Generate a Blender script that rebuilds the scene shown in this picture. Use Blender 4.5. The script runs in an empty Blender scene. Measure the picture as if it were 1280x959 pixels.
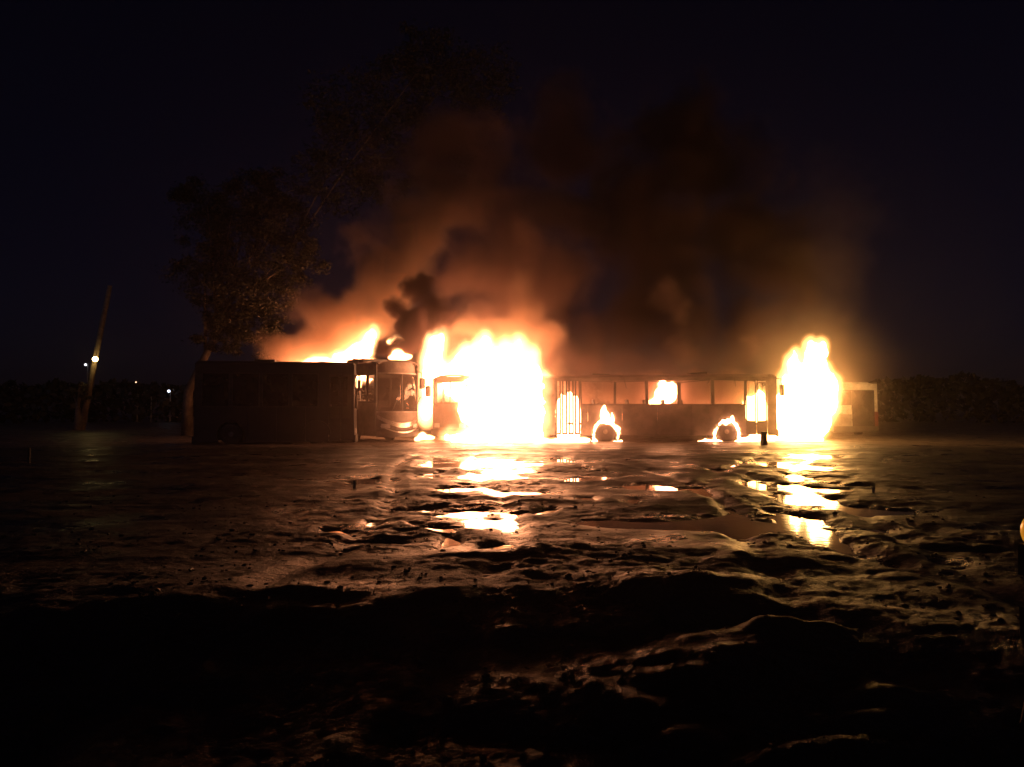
import bpy, bmesh, math, random
import numpy as np
from mathutils import Vector, Matrix, noise

random.seed(7)
S = bpy.context.scene
COL = S.collection
R = math.radians

# ------------------------------------------------------------------ camera
FPX, CX, CY, HOR, EYE = 950.0, 640.0, 479.5, 513.0, 1.6
TILT = math.atan((HOR - CY) / FPX)
cam_d = bpy.data.cameras.new('camera')
cam_d.sensor_width = 36.0
cam_d.lens = FPX / 1280.0 * 36.0
cam_d.clip_start, cam_d.clip_end = 0.05, 6000.0
cam = bpy.data.objects.new('camera', cam_d)
COL.objects.link(cam)
cam.location = (0, 0, EYE)
cam.rotation_euler = (R(90) + TILT, 0, 0)
S.camera = cam

# ------------------------------------------------------------------ night sky, moonlight, exposure
SUN_EL, SUN_ROT = R(38.0), R(200)      # a moonlit night: the same sky, very faint
W = bpy.data.worlds.new('World')
S.world = W
W.use_nodes = True
wn = W.node_tree
wn.nodes.clear()
w_out = wn.nodes.new('ShaderNodeOutputWorld')
w_bg = wn.nodes.new('ShaderNodeBackground')
w_sky = wn.nodes.new('ShaderNodeTexSky')
w_sky.sky_type = 'NISHITA'
w_sky.sun_disc = False
w_sky.sun_elevation = SUN_EL
w_sky.sun_rotation = SUN_ROT
w_bg.inputs['Strength'].default_value = 0.0006
w_tint = wn.nodes.new('ShaderNodeVectorMath')
w_tint.operation = 'MULTIPLY'
w_tint.inputs[1].default_value = (1.05, 0.75, 1.5)
wn.links.new(w_sky.outputs[0], w_tint.inputs[0])
wn.links.new(w_tint.outputs[0], w_bg.inputs['Color'])
wn.links.new(w_bg.outputs[0], w_out.inputs['Surface'])

moon_d = bpy.data.lights.new('moonlight', 'SUN')
moon_d.energy, moon_d.angle, moon_d.color = 0.05, R(0.5), (0.6, 0.62, 1.0)
moon = bpy.data.objects.new('moonlight', moon_d)
COL.objects.link(moon)
moon.rotation_euler = (R(90) - SUN_EL, 0, math.pi - SUN_ROT)

S.view_settings.view_transform = 'Standard'
S.view_settings.look = 'None'
S.view_settings.gamma = 1.0
S.view_settings.use_curve_mapping = False
S.view_settings.exposure = 0.0
S.render.engine = 'CYCLES'
cy = S.cycles
cy.use_denoising = True
try:
    cy.denoiser = 'OPENIMAGEDENOISE'
    cy.denoising_prefilter = 'ACCURATE'
except Exception:
    pass
cy.max_bounces = 6
cy.diffuse_bounces = 2
cy.glossy_bounces = 3
cy.transmission_bounces = 3
cy.volume_bounces = 1
cy.transparent_max_bounces = 12
cy.volume_step_rate = 2.5
cy.volume_max_steps = 256
cy.sample_clamp_indirect = 4.0
cy.caustics_reflective = False
cy.caustics_refractive = False


# ------------------------------------------------------------------ helpers
def P(px, py, Y):
    """World point at depth Y seen at photograph pixel (px, py)."""
    u, v = (px - CX) / FPX, (CY - py) / FPX
    y = math.cos(TILT) - math.sin(TILT) * v
    z = math.sin(TILT) + math.cos(TILT) * v
    return Vector((u * Y / y, Y, EYE + z * Y / y))


def G(px, py, z=0.0):
    """Ground point at pixel."""
    u, v = (px - CX) / FPX, (CY - py) / FPX
    y = math.cos(TILT) - math.sin(TILT) * v
    zz = math.sin(TILT) + math.cos(TILT) * v
    t = (z - EYE) / zz
    return Vector((u * t, y * t, z))


def tag(o, label=None, cat=None, group=None, kind=None):
    for k, v in (('label', label), ('category', cat), ('group', group), ('kind', kind)):
        if v:
            o[k] = v
    return o


def link(o, parent=None):
    COL.objects.link(o)
    if parent is not None:
        o.parent = parent
    return o


def empty(name, loc, rz=0.0, label=None, cat=None, group=None):
    o = bpy.data.objects.new(name, None)
    o.empty_display_size = 0.3
    o.location = loc
    o.rotation_euler = (0, 0, rz)
    link(o)
    return tag(o, label, cat, group)


SMALL = ('wheel_nuts', 'wiper', 'chassis', 'seat_leg', 'windscreen_frame', 'tail_panel', 'waist_rail')


def obj(name, bm, mat, parent=None, smooth=False, bevel=0.0):
    me = bpy.data.meshes.new(name)
    if bevel > 0:
        bmesh.ops.bevel(bm, geom=[e for e in bm.edges if e.is_manifold and e.calc_face_angle(0) > 0.6],
                        offset=bevel, segments=2, affect='EDGES', clamp_overlap=True)
    bmesh.ops.recalc_face_normals(bm, faces=bm.faces[:])
    bm.to_mesh(me)
    bm.free()
    if smooth:
        for p in me.polygons:
            p.use_smooth = True
    me.materials.append(mat)
    o = link(bpy.data.objects.new(name, me), parent)
    if name in SMALL:
        o['kind'] = 'stuff'
    return o


def box(bm, x0, x1, y0, y1, z0, z1):
    v = [bm.verts.new((x, y, z)) for z in (z0, z1) for y in (y0, y1) for x in (x0, x1)]
    for f in ((0, 1, 3, 2), (4, 6, 7, 5), (0, 4, 5, 1), (2, 3, 7, 6), (0, 2, 6, 4), (1, 5, 7, 3)):
        bm.faces.new([v[i] for i in f])
    return bm


def bx(*a):
    return box(bmesh.new(), *a)


def tube(bm, pts, rad, seg=8):
    """Tapered tube along points; rad is a number or one per point."""
    pts = [Vector(p) for p in pts]
    rr = rad if isinstance(rad, (list, tuple)) else [rad] * len(pts)
    rings = []
    for i, p in enumerate(pts):
        d = (pts[min(i + 1, len(pts) - 1)] - pts[max(i - 1, 0)]).normalized()
        a = d.cross(Vector((0, 1, 0)) if abs(d.y) < 0.9 else Vector((1, 0, 0))).normalized()
        b = d.cross(a)
        rings.append([bm.verts.new(p + (a * math.cos(t) + b * math.sin(t)) * rr[i])
                      for t in [2 * math.pi * k / seg for k in range(seg)]])
    for i in range(len(rings) - 1):
        for k in range(seg):
            bm.faces.new((rings[i][k], rings[i][(k + 1) % seg], rings[i + 1][(k + 1) % seg], rings[i + 1][k]))
    bm.faces.new(rings[0][::-1])
    bm.faces.new(rings[-1])
    return bm


def prism_xz(bm, pts, y0, y1):
    """Extrude an outline in the x-z plane from y0 to y1."""
    a = [bm.verts.new((x, y0, z)) for x, z in pts]
    b = [bm.verts.new((x, y1, z)) for x, z in pts]
    n = len(pts)
    bm.faces.new(a)
    bm.faces.new(b[::-1])
    for i in range(n):
        bm.faces.new((a[i], b[i], b[(i + 1) % n], a[(i + 1) % n]))
    return bm


def prism_yz(bm, pts, x0, x1):
    a = [bm.verts.new((x0, y, z)) for y, z in pts]
    b = [bm.verts.new((x1, y, z)) for y, z in pts]
    n = len(pts)
    bm.faces.new(a)
    bm.faces.new(b[::-1])
    for i in range(n):
        bm.faces.new((a[i], b[i], b[(i + 1) % n], a[(i + 1) % n]))
    return bm


def lathe_y(bm, prof, seg=24):
    """Revolve (radius, y) profile about the y axis."""
    rings = []
    for r, y in prof:
        rings.append([bm.verts.new((r * math.cos(t), y, r * math.sin(t))) for t in
                      [2 * math.pi * k / seg for k in range(seg)]])
    for i in range(len(rings) - 1):
        for k in range(seg):
            bm.faces.new((rings[i][k], rings[i][(k + 1) % seg], rings[i + 1][(k + 1) % seg], rings[i + 1][k]))
    bm.faces.new(rings[0][::-1])
    bm.faces.new(rings[-1])
    return bm


# ------------------------------------------------------------------ materials
def nodes_of(name):
    m = bpy.data.materials.new(name)
    m.use_nodes = True
    nt = m.node_tree
    return m, nt, nt.nodes, nt.links


def mat_surface(name, c1, c2, scale=3.0, rough=(0.4, 0.7), metal=0.0, bump=0.15, bump_scale=20.0, spec=0.5, coords='Object'):
    """Two-tone worn surface: large noise mixes the colours, a finer one drives roughness and bump."""
    m, nt, N, L = nodes_of(name)
    b = N['Principled BSDF']
    tc = N.new('ShaderNodeTexCoord')
    n1 = N.new('ShaderNodeTexNoise')
    n1.inputs['Scale'].default_value = scale
    n1.inputs['Detail'].default_value = 6
    n1.inputs['Roughness'].default_value = 0.65
    L.new(tc.outputs[coords], n1.inputs['Vector'])
    cr = N.new('ShaderNodeValToRGB')
    cr.color_ramp.elements[0].position, cr.color_ramp.elements[1].position = 0.38, 0.62
    cr.color_ramp.elements[0].color = (*c1, 1)
    cr.color_ramp.elements[1].color = (*c2, 1)
    L.new(n1.outputs['Fac'], cr.inputs['Fac'])
    L.new(cr.outputs['Color'], b.inputs['Base Color'])
    n2 = N.new('ShaderNodeTexNoise')
    n2.inputs['Scale'].default_value = bump_scale
    n2.inputs['Detail'].default_value = 4
    L.new(tc.outputs[coords], n2.inputs['Vector'])
    mr = N.new('ShaderNodeMapRange')
    mr.inputs['To Min'].default_value, mr.inputs['To Max'].default_value = rough
    L.new(n2.outputs['Fac'], mr.inputs['Value'])
    L.new(mr.outputs['Result'], b.inputs['Roughness'])
    b.inputs['Metallic'].default_value = metal
    b.inputs['Specular IOR Level'].default_value = spec
    if bump > 0:
        bp = N.new('ShaderNodeBump')
        bp.inputs['Strength'].default_value = bump
        bp.inputs['Distance'].default_value = 0.02
        L.new(n2.outputs['Fac'], bp.inputs['Height'])
        L.new(bp.outputs['Normal'], b.inputs['Normal'])
    return m


def mat_emit(name, col, strength, vary=0.0, scale=1.0):
    m, nt, N, L = nodes_of(name)
    N.remove(N['Principled BSDF'])
    e = N.new('ShaderNodeEmission')
    e.inputs['Color'].default_value = (*col, 1)
    e.inputs['Strength'].default_value = strength
    L.new(e.outputs[0], N['Material Output'].inputs['Surface'])
    return m


def mat_glass(name, tint, rough=0.03):
    m, nt, N, L = nodes_of(name)
    N.remove(N['Principled BSDF'])
    t = N.new('ShaderNodeBsdfTransparent')
    t.inputs['Color'].default_value = (*tint, 1)
    g = N.new('ShaderNodeBsdfGlossy')
    g.inputs['Roughness'].default_value = rough
    g.inputs['Color'].default_value = (0.9, 0.9, 0.9, 1)
    f = N.new('ShaderNodeFresnel')
    f.inputs['IOR'].default_value = 1.5
    mx = N.new('ShaderNodeMixShader')
    L.new(f.outputs[0], mx.inputs[0])
    L.new(t.outputs[0], mx.inputs[1])
    L.new(g.outputs[0], mx.inputs[2])
    L.new(mx.outputs[0], N['Material Output'].inputs['Surface'])
    return m


def mat_volume(name, color, density, aniso, emit=None, emit_strength=0.0, attr=None):
    m, nt, N, L = nodes_of(name)
    N.remove(N['Principled BSDF'])
    v = N.new('ShaderNodeVolumePrincipled')
    v.inputs['Color'].default_value = (*color, 1)
    v.inputs['Density'].default_value = density
    v.inputs['Density Attribute'].default_value = attr or ''
    v.inputs['Anisotropy'].default_value = aniso
    v.inputs['Temperature Attribute'].default_value = ''
    if emit:
        v.inputs['Emission Color'].default_value = (*emit, 1)
        v.inputs['Emission Strength'].default_value = emit_strength
    L.new(v.outputs[0], N['Material Output'].inputs['Volume'])
    return m


M = {}
M['soot_paint'] = mat_surface('soot_paint', (0.05, 0.042, 0.038), (0.16, 0.13, 0.11), 1.3, (0.35, 0.75))
M['grey_paint'] = mat_surface('grey_paint', (0.12, 0.11, 0.10), (0.30, 0.28, 0.26), 1.6, (0.25, 0.6))
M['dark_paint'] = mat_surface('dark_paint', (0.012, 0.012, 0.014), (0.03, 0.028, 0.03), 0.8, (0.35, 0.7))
M['white_paint'] = mat_surface('white_paint', (0.34, 0.32, 0.28), (0.62, 0.6, 0.55), 1.8, (0.3, 0.6))
M['red_paint'] = mat_surface('red_paint', (0.12, 0.025, 0.025), (0.2, 0.04, 0.035), 2.0, (0.3, 0.6))
M['black_metal'] = mat_surface('black_metal', (0.02, 0.018, 0.016), (0.05, 0.045, 0.04), 4.0, (0.35, 0.7))
M['rubber'] = mat_surface('rubber', (0.012, 0.012, 0.012), (0.03, 0.028, 0.026), 9.0, (0.6, 0.9))
M['rim'] = mat_surface('rim', (0.12, 0.10, 0.085), (0.28, 0.24, 0.2), 5.0, (0.4, 0.7), metal=0.3)
M['chrome'] = mat_surface('chrome', (0.4, 0.38, 0.36), (0.6, 0.58, 0.55), 3.0, (0.2, 0.4), metal=0.8)
M['interior'] = mat_surface('interior', (0.06, 0.05, 0.045), (0.14, 0.12, 0.1), 2.0, (0.5, 0.9))
M['seat_fabric'] = mat_surface('seat_fabric', (0.03, 0.03, 0.04), (0.08, 0.07, 0.07), 6.0, (0.7, 0.95))
M['glass'] = mat_glass('glass', (0.45, 0.43, 0.4), 0.04)
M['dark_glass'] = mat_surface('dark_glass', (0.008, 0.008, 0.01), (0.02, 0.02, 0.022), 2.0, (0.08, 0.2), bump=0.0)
M['lamp_lens'] = mat_surface('lamp_lens', (0.45, 0.43, 0.4), (0.6, 0.58, 0.55), 8.0, (0.1, 0.25))
M['bark'] = mat_surface('bark', (0.10, 0.075, 0.055), (0.22, 0.17, 0.13), 2.5, (0.7, 0.95), bump=0.8, bump_scale=9.0)
M['wood'] = mat_surface('wood', (0.16, 0.12, 0.08), (0.3, 0.23, 0.16), 3.0, (0.6, 0.9), bump=0.4)
M['pale_board'] = mat_surface('pale_board', (0.5, 0.45, 0.4), (0.7, 0.64, 0.58), 5.0, (0.5, 0.8))
M['concrete'] = mat_surface('concrete', (0.2, 0.19, 0.17), (0.34, 0.32, 0.29), 4.0, (0.7, 0.95))
M['galvanised'] = mat_surface('galvanised', (0.25, 0.25, 0.25), (0.4, 0.4, 0.4), 6.0, (0.4, 0.6), metal=0.5)

FIRE_COL = (1.0, 0.365, 0.16)
FIRE_GOLD = (1.0, 0.48, 0.13)
M['flame'] = mat_emit('flame', FIRE_COL, 26.0)
M['flame_gold'] = mat_emit('flame_gold', FIRE_GOLD, 28.0)
M['flame_low'] = mat_emit('flame_low', (1.0, 0.38, 0.14), 11.0)


def mat_fringe(name, edge, core, k):
    m, nt, N, L = nodes_of(name)
    N.remove(N['Principled BSDF'])
    at = N.new('ShaderNodeAttribute')
    at.attribute_name = 'density'
    cr = N.new('ShaderNodeValToRGB')
    cr.color_ramp.elements[0].color = (*edge, 1)
    cr.color_ramp.elements[1].color = (*core, 1)
    cr.color_ramp.elements[1].position = .6
    L.new(at.outputs['Fac'], cr.inputs['Fac'])
    ml = N.new('ShaderNodeMath')
    ml.operation = 'MULTIPLY'
    ml.inputs[1].default_value = k
    L.new(at.outputs['Fac'], ml.inputs[0])
    e = N.new('ShaderNodeEmission')
    L.new(cr.outputs[0], e.inputs['Color'])
    L.new(ml.outputs[0], e.inputs['Strength'])
    L.new(e.outputs[0], N['Material Output'].inputs['Volume'])
    return m


M['flame_glow'] = mat_fringe('flame_glow', (1.0, .34, .09), (1.0, .5, .2), 5.0)
M['flame_glow_gold'] = mat_fringe('flame_glow_gold', (1.0, .45, .08), (1.0, .6, .2), 4.0)
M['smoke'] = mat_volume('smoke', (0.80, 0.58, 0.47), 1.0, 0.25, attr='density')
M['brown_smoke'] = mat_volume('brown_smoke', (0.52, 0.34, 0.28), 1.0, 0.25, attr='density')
M['lit_smoke'] = mat_volume('lit_smoke', (0.92, 0.66, 0.48), 1.0, 0.3, attr='density')  # smoke coloured paler and warmer so the firelit plumes look brighter
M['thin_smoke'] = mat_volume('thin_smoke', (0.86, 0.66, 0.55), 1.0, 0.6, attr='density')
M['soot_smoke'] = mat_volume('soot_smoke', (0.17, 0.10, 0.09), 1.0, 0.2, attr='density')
M['haze'] = mat_volume('haze', (0.85, 0.75, 0.68), 0.0005, 0.8)


def leaf_mat(name, c1, c2):
    m, nt, N, L = nodes_of(name)
    b = N['Principled BSDF']
    g = N.new('ShaderNodeNewGeometry')
    cr = N.new('ShaderNodeValToRGB')
    cr.color_ramp.elements[0].color = (*c1, 1)
    cr.color_ramp.elements[1].color = (*c2, 1)
    L.new(g.outputs['Random Per Island'], cr.inputs['Fac'])
    L.new(cr.outputs['Color'], b.inputs['Base Color'])
    b.inputs['Roughness'].default_value = 0.6
    return m


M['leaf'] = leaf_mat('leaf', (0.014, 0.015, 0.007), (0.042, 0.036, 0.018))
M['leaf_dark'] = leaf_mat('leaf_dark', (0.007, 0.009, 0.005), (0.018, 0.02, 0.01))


def mat_mud():
    m, nt, N, L = nodes_of('wet_mud')
    b = N['Principled BSDF']
    tc = N.new('ShaderNodeTexCoord')
    n1 = N.new('ShaderNodeTexNoise')
    n1.inputs['Scale'].default_value = 0.7
    n1.inputs['Detail'].default_value = 8
    n1.inputs['Roughness'].default_value = 0.62
    L.new(tc.outputs['Object'], n1.inputs['Vector'])
    cr = N.new('ShaderNodeValToRGB')
    cr.color_ramp.elements[0].position, cr.color_ramp.elements[1].position = 0.35, 0.68
    cr.color_ramp.elements[0].color = (0.011, 0.0082, 0.006, 1)
    cr.color_ramp.elements[1].color = (0.036, 0.027, 0.019, 1)
    L.new(n1.outputs['Fac'], cr.inputs['Fac'])
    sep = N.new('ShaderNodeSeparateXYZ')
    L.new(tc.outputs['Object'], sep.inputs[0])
    ed = N.new('ShaderNodeMath')               # beyond a ragged edge the dirt is coloured paler to brighten the firelit strip
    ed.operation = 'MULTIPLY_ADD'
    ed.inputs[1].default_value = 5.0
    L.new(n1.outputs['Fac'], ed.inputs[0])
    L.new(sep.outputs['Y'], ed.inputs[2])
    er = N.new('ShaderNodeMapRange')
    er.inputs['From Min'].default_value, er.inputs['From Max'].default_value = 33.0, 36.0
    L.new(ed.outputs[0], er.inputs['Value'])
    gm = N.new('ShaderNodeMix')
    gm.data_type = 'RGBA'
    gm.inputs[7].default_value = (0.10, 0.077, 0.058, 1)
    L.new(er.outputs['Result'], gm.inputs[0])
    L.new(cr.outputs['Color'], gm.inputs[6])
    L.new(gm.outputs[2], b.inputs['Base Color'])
    mr = N.new('ShaderNodeMapRange')
    mr.inputs['From Min'].default_value, mr.inputs['From Max'].default_value = 0.35, 0.65
    mr.inputs['To Min'].default_value, mr.inputs['To Max'].default_value = 0.28, 0.78
    L.new(n1.outputs['Fac'], mr.inputs['Value'])
    sx = N.new('ShaderNodeSeparateXYZ')
    L.new(tc.outputs['Object'], sx.inputs[0])
    wet = N.new('ShaderNodeMapRange')          # the margins of the puddles are soaked and smoother
    wet.inputs['From Min'].default_value, wet.inputs['From Max'].default_value = 0.0, 0.10
    wet.inputs['To Min'].default_value, wet.inputs['To Max'].default_value = 0.5, 1.0
    L.new(sx.outputs['Z'], wet.inputs['Value'])
    ml = N.new('ShaderNodeMath')
    ml.operation = 'MULTIPLY'
    L.new(mr.outputs['Result'], ml.inputs[0])
    L.new(wet.outputs['Result'], ml.inputs[1])
    L.new(ml.outputs[0], b.inputs['Roughness'])
    n2 = N.new('ShaderNodeTexNoise')
    n2.inputs['Scale'].default_value = 11.0
    n2.inputs['Detail'].default_value = 9
    n2.inputs['Roughness'].default_value = 0.68
    L.new(tc.outputs['Object'], n2.inputs['Vector'])
    bp = N.new('ShaderNodeBump')
    bp.inputs['Strength'].default_value = 1.0
    bp.inputs['Distance'].default_value = 0.045
    b.inputs['Specular IOR Level'].default_value = 0.30
    L.new(n2.outputs['Fac'], bp.inputs['Height'])
    L.new(bp.outputs['Normal'], b.inputs['Normal'])
    return m


def mat_water():
    m, nt, N, L = nodes_of('muddy_water')
    b = N['Principled BSDF']
    b.inputs['Base Color'].default_value = (0.02, 0.014, 0.009, 1)
    b.inputs['Roughness'].default_value = 0.035
    b.inputs['IOR'].default_value = 1.33
    tc = N.new('ShaderNodeTexCoord')
    n2 = N.new('ShaderNodeTexNoise')
    n2.inputs['Scale'].default_value = 5.0
    n2.inputs['Detail'].default_value = 3
    L.new(tc.outputs['Object'], n2.inputs['Vector'])
    bp = N.new('ShaderNodeBump')
    bp.inputs['Strength'].default_value = 0.12
    bp.inputs['Distance'].default_value = 0.01
    L.new(n2.outputs['Fac'], bp.inputs['Height'])
    L.new(bp.outputs['Normal'], b.inputs['Normal'])
    return m


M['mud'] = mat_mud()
M['water'] = mat_water()

# ------------------------------------------------------------------ ground: one sheet, fine near the camera, out to the horizon
_rng = np.random.RandomState(11)
_perm = _rng.permutation(512)
_perm = np.concatenate([_perm, _perm])
_gr = _rng.uniform(0, 2 * np.pi, 512)
_gx, _gy = np.cos(_gr), np.sin(_gr)


def pnoise(x, y):
    xi, yi = np.floor(x).astype(int), np.floor(y).astype(int)
    xf, yf = x - xi, y - yi
    u, v = xf * xf * xf * (xf * (xf * 6 - 15) + 10), yf * yf * yf * (yf * (yf * 6 - 15) + 10)

    def g(i, j, dx, dy):
        k = _perm[(_perm[(xi + i) & 511] + yi + j) & 511]
        return _gx[k] * dx + _gy[k] * dy
    a = g(0, 0, xf, yf) * (1 - u) + g(1, 0, xf - 1, yf) * u
    b = g(0, 1, xf, yf - 1) * (1 - u) + g(1, 1, xf - 1, yf - 1) * u
    return (a * (1 - v) + b * v) * 1.5


def fbm(x, y, o=4):
    s, a = 0, 1.0
    for i in range(o):
        s = s + a * pnoise(x * 2 ** i + 17.3 * i, y * 2 ** i - 9.1 * i)
        a *= 0.5
    return s


# (px, py, half-width px, half-depth px, height m): dips hold puddles, rises are the churned ridges
PUDDLES = [(610, 580, 60, 9, -.12), (600, 597, 50, 4, -.10), (640, 590, 40, 3, -.1), (528, 592, 8, 3, -.1), (580, 642, 24, 5, -.13), (527, 639, 16, 3, -.12),
           (536, 681, 11, 8, -.16), (625, 655, 30, 8, -.11), (605, 688, 20, 5, -.13), (440, 667, 16, 4, -.14), (450, 681, 22, 3, -.12),
           (1005, 570, 40, 5, -.1), (1000, 585, 30, 6, -.12), (1000, 597, 24, 4, -.12), (945, 606, 16, 5, -.15), (1012, 625, 32, 9, -.16),
           (1016, 668, 20, 20, -.17), (1010, 648, 26, 9, -.14), (1008, 610, 28, 6, -.12), (580, 612, 40, 4, -.09), (650, 618, 40, 4, -.08), (1040, 606, 10, 4, -.1), (826, 610, 28, 3, -.14), (820, 629, 22, 4, -.14), (864, 618, 14, 2, -.12),
           (725, 600, 18, 3, -.1), (750, 588, 8, 3, -.1), (540, 575, 20, 4, -.08), (1100, 640, 30, 6, -.1), (760, 655, 40, 8, -.1),
           (1210, 695, 26, 2, -.2), (880, 660, 60, 12, -.12), (430, 605, 40, 4, -.10), (700, 575, 14, 2, -.12), (470, 600, 12, 2, -.12), (560, 625, 14, 2, -.13), (665, 640, 14, 3, -.13), (500, 655, 10, 3, -.13), (730, 625, 18, 3, -.12), (905, 590, 14, 2, -.12), (560, 663, 16, 4, -.13)]
RIDGES = [(560, 712, 130, 10, .10), (690, 700, 60, 8, .10), (450, 725, 60, 8, .08), (800, 700, 120, 12, .08), (950, 712, 60, 6, .09), (1030, 715, 40, 5, .08),
          (930, 742, 60, 8, .10), (960, 800, 70, 12, .12), (870, 815, 60, 12, .09), (1010, 790, 40, 10, .10), (960, 775, 70, 9, -.10), (780, 690, 60, 12, -.04),
          (850, 828, 60, 7, .10), (930, 815, 50, 7, .12), (1000, 792, 34, 6, .12), (760, 850, 60, 5, .07), (700, 838, 40, 4, .06), (830, 878, 60, 6, .08), (1020, 872, 40, 8, .14), (1060, 900, 40, 10, .14), (990, 905, 50, 9, .12), (1050, 850, 40, 6, .10), (600, 870, 300, 30, -.05), (300, 760, 260, 20, .10)]


def ground_height(x, y):
    d = np.hypot(x, y)
    near = np.clip(1 - (y - 26) / 10, 0.12, 1) * np.clip(1 - (np.abs(x) - 30) / 60, 0.2, 1)
    wx = x + 0.8 * pnoise(x * .35 + 5, y * .35)
    wy = y + 0.6 * pnoise(x * .4 - 3, y * .4 + 8)
    h = 0.055 + 0.040 * fbm(wx / 4.5, wy / 2.4, 2) * near
    h = h + 0.035 * (0.40 - np.abs(pnoise(wx / 2.4 + 40, wy / 1.2))) * near      # soft ruts
    soft = 0.5 + 0.5 * np.clip(pnoise(x / 3.1 - 7, y / 1.7) * 2.2, -1, 1)         # trampled, lumpy patches between smooth slicks
    fine = np.clip(1 - (d - 10) / 16, 0, 1)
    h = h + 0.024 * (.40 + .60 * soft) * fbm(x / .5 + 3, y / .4, 4) * near
    h = h + (0.012 * fbm(x / .16, y / .13, 3) * (.25 + .75 * soft) * fine
             + 0.012 * np.abs(pnoise(x / .07, y / .06)) * np.clip(1 - (d - 6) / 5, 0, 1))
    crest = 6.3 + 0.4 * pnoise(x * .5 + 2, x * 0 + 1.5) - 0.10 * np.clip(x - 1.0, 0, 3) * 3.2
    h = h + 0.06 * np.exp(-((d - crest - .4) / .8) ** 2) - 0.115 * np.clip(crest - y, 0, 5.5) * np.clip((y + 30) / 24, 0, 1)  # crest and falling near ground shaped to keep firelight off the foreground
    for tx, bend, ph in ((-2.2, 1.6, .4), (3.4, -1.9, 1.7), (6.8, 2.4, 2.6)):           # tyre tracks of vehicles that crossed the mud
        mid = tx + bend * np.sin(y * .16 + ph) + (y - 12) * .10 * np.sign(bend)
        for off in (-.95, .95):
            q = np.abs(x - mid - off + .08 * pnoise(y * .7, x * 0 + tx))
            h = h - 0.035 * np.exp(-(q / .17) ** 2) * near + 0.018 * np.exp(-((q - .30) / .10) ** 2) * near * (.6 + .8 * pnoise(y * 1.3, x * 0 + off))
    jag = fbm(x / .8 + 9, y / .5, 2)
    for px, py, rx, ry, a in PUDDLES + RIDGES:
        c = G(px, py)
        sx = rx * c.y / FPX
        sy = max(abs(G(px, py - ry).y - G(px, py + ry).y) / 2, 0.12)
        q = ((wx - 0.8 * 0 - c.x) / sx) ** 2 + ((y - c.y) / sy) ** 2
        h = h + a * np.exp(-q * 0.9) * (1 + .45 * jag) * (1.0 if a < 0 else .75)
    return h


def axis(segs):
    out = [segs[0][0]]
    for a, b, s0, s1 in segs:
        p = a
        while p < b - 1e-6:
            t = (p - a) / (b - a)
            p = min(b, p + s0 + (s1 - s0) * t)
            out.append(p)
    return np.array(out)


ys = np.concatenate([axis([(-900, -60, 200, 60)]), axis([(-60, 2, 6, 1.0)])[1:],
                     axis([(2, 12, .035, .05)])[1:], axis([(12, 40, .05, .22)])[1:],
                     axis([(40, 120, .5, 6)])[1:], axis([(120, 900, 10, 120)])[1:]])
xh = np.concatenate([axis([(0, 6, .04, .05)]), axis([(6, 18, .05, .14)])[1:], axis([(18, 50, .2, 2)])[1:], axis([(50, 900, 4, 150)])[1:]])
xs = np.concatenate([-xh[:0:-1], xh])
XX, YY = np.meshgrid(xs, ys)
ZZ = ground_height(XX, YY)
nx, ny = len(xs), len(ys)
co = np.stack([XX, YY, ZZ], -1).reshape(-1, 3).astype(np.float32)
idx = np.arange(nx * ny).reshape(ny, nx)
quads = np.stack([idx[:-1, :-1], idx[:-1, 1:], idx[1:, 1:], idx[1:, :-1]], -1).reshape(-1, 4)
me = bpy.data.meshes.new('ground')
me.vertices.add(len(co))
me.vertices.foreach_set('co', co.ravel())
me.loops.add(quads.size)
me.loops.foreach_set('vertex_index', quads.ravel().astype(np.int32))
me.polygons.add(len(quads))
me.polygons.foreach_set('loop_start', np.arange(0, quads.size, 4, dtype=np.int32))
me.polygons.foreach_set('use_smooth', np.ones(len(quads), dtype=bool))
me.update()
me.validate()
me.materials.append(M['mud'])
ground = link(bpy.data.objects.new('ground', me))
tag(ground, 'dark wet muddy lot churned into ruts and ridges', None, None, 'structure')


def gz(x, y):
    return float(ground_height(np.array([float(x)]), np.array([float(y)]))[0])


bm = bmesh.new()
vs = [bm.verts.new((x, y, 0.0)) for x, y in ((-16, 8.0), (18, 8.0), (18, 33), (-16, 33))]
bm.faces.new(vs)
water = obj('puddle_water', bm, M['water'])
tag(water, 'shallow rain water lying in the hollows of the muddy lot', None, None, 'structure')


# ------------------------------------------------------------------ buses
def arch_outline(x0, x1, z0, z1, arches, R_):
    """Lower side panel outline with round wheel arches cut from its bottom edge."""
    pts = [(x0, z0)]
    for cx, cz in sorted(arches):
        if not (x0 < cx - R_ and cx + R_ < x1):
            continue
        a0 = math.asin(max(-1, min(1, (z0 - cz) / R_)))
        for k in range(15):
            t = math.pi - a0 + (a0 - (math.pi - a0)) * k / 14
            pts.append((cx + R_ * math.cos(t), cz + R_ * math.sin(t)))
    pts += [(x1, z0), (x1, z1), (x0, z1)]
    return pts


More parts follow.
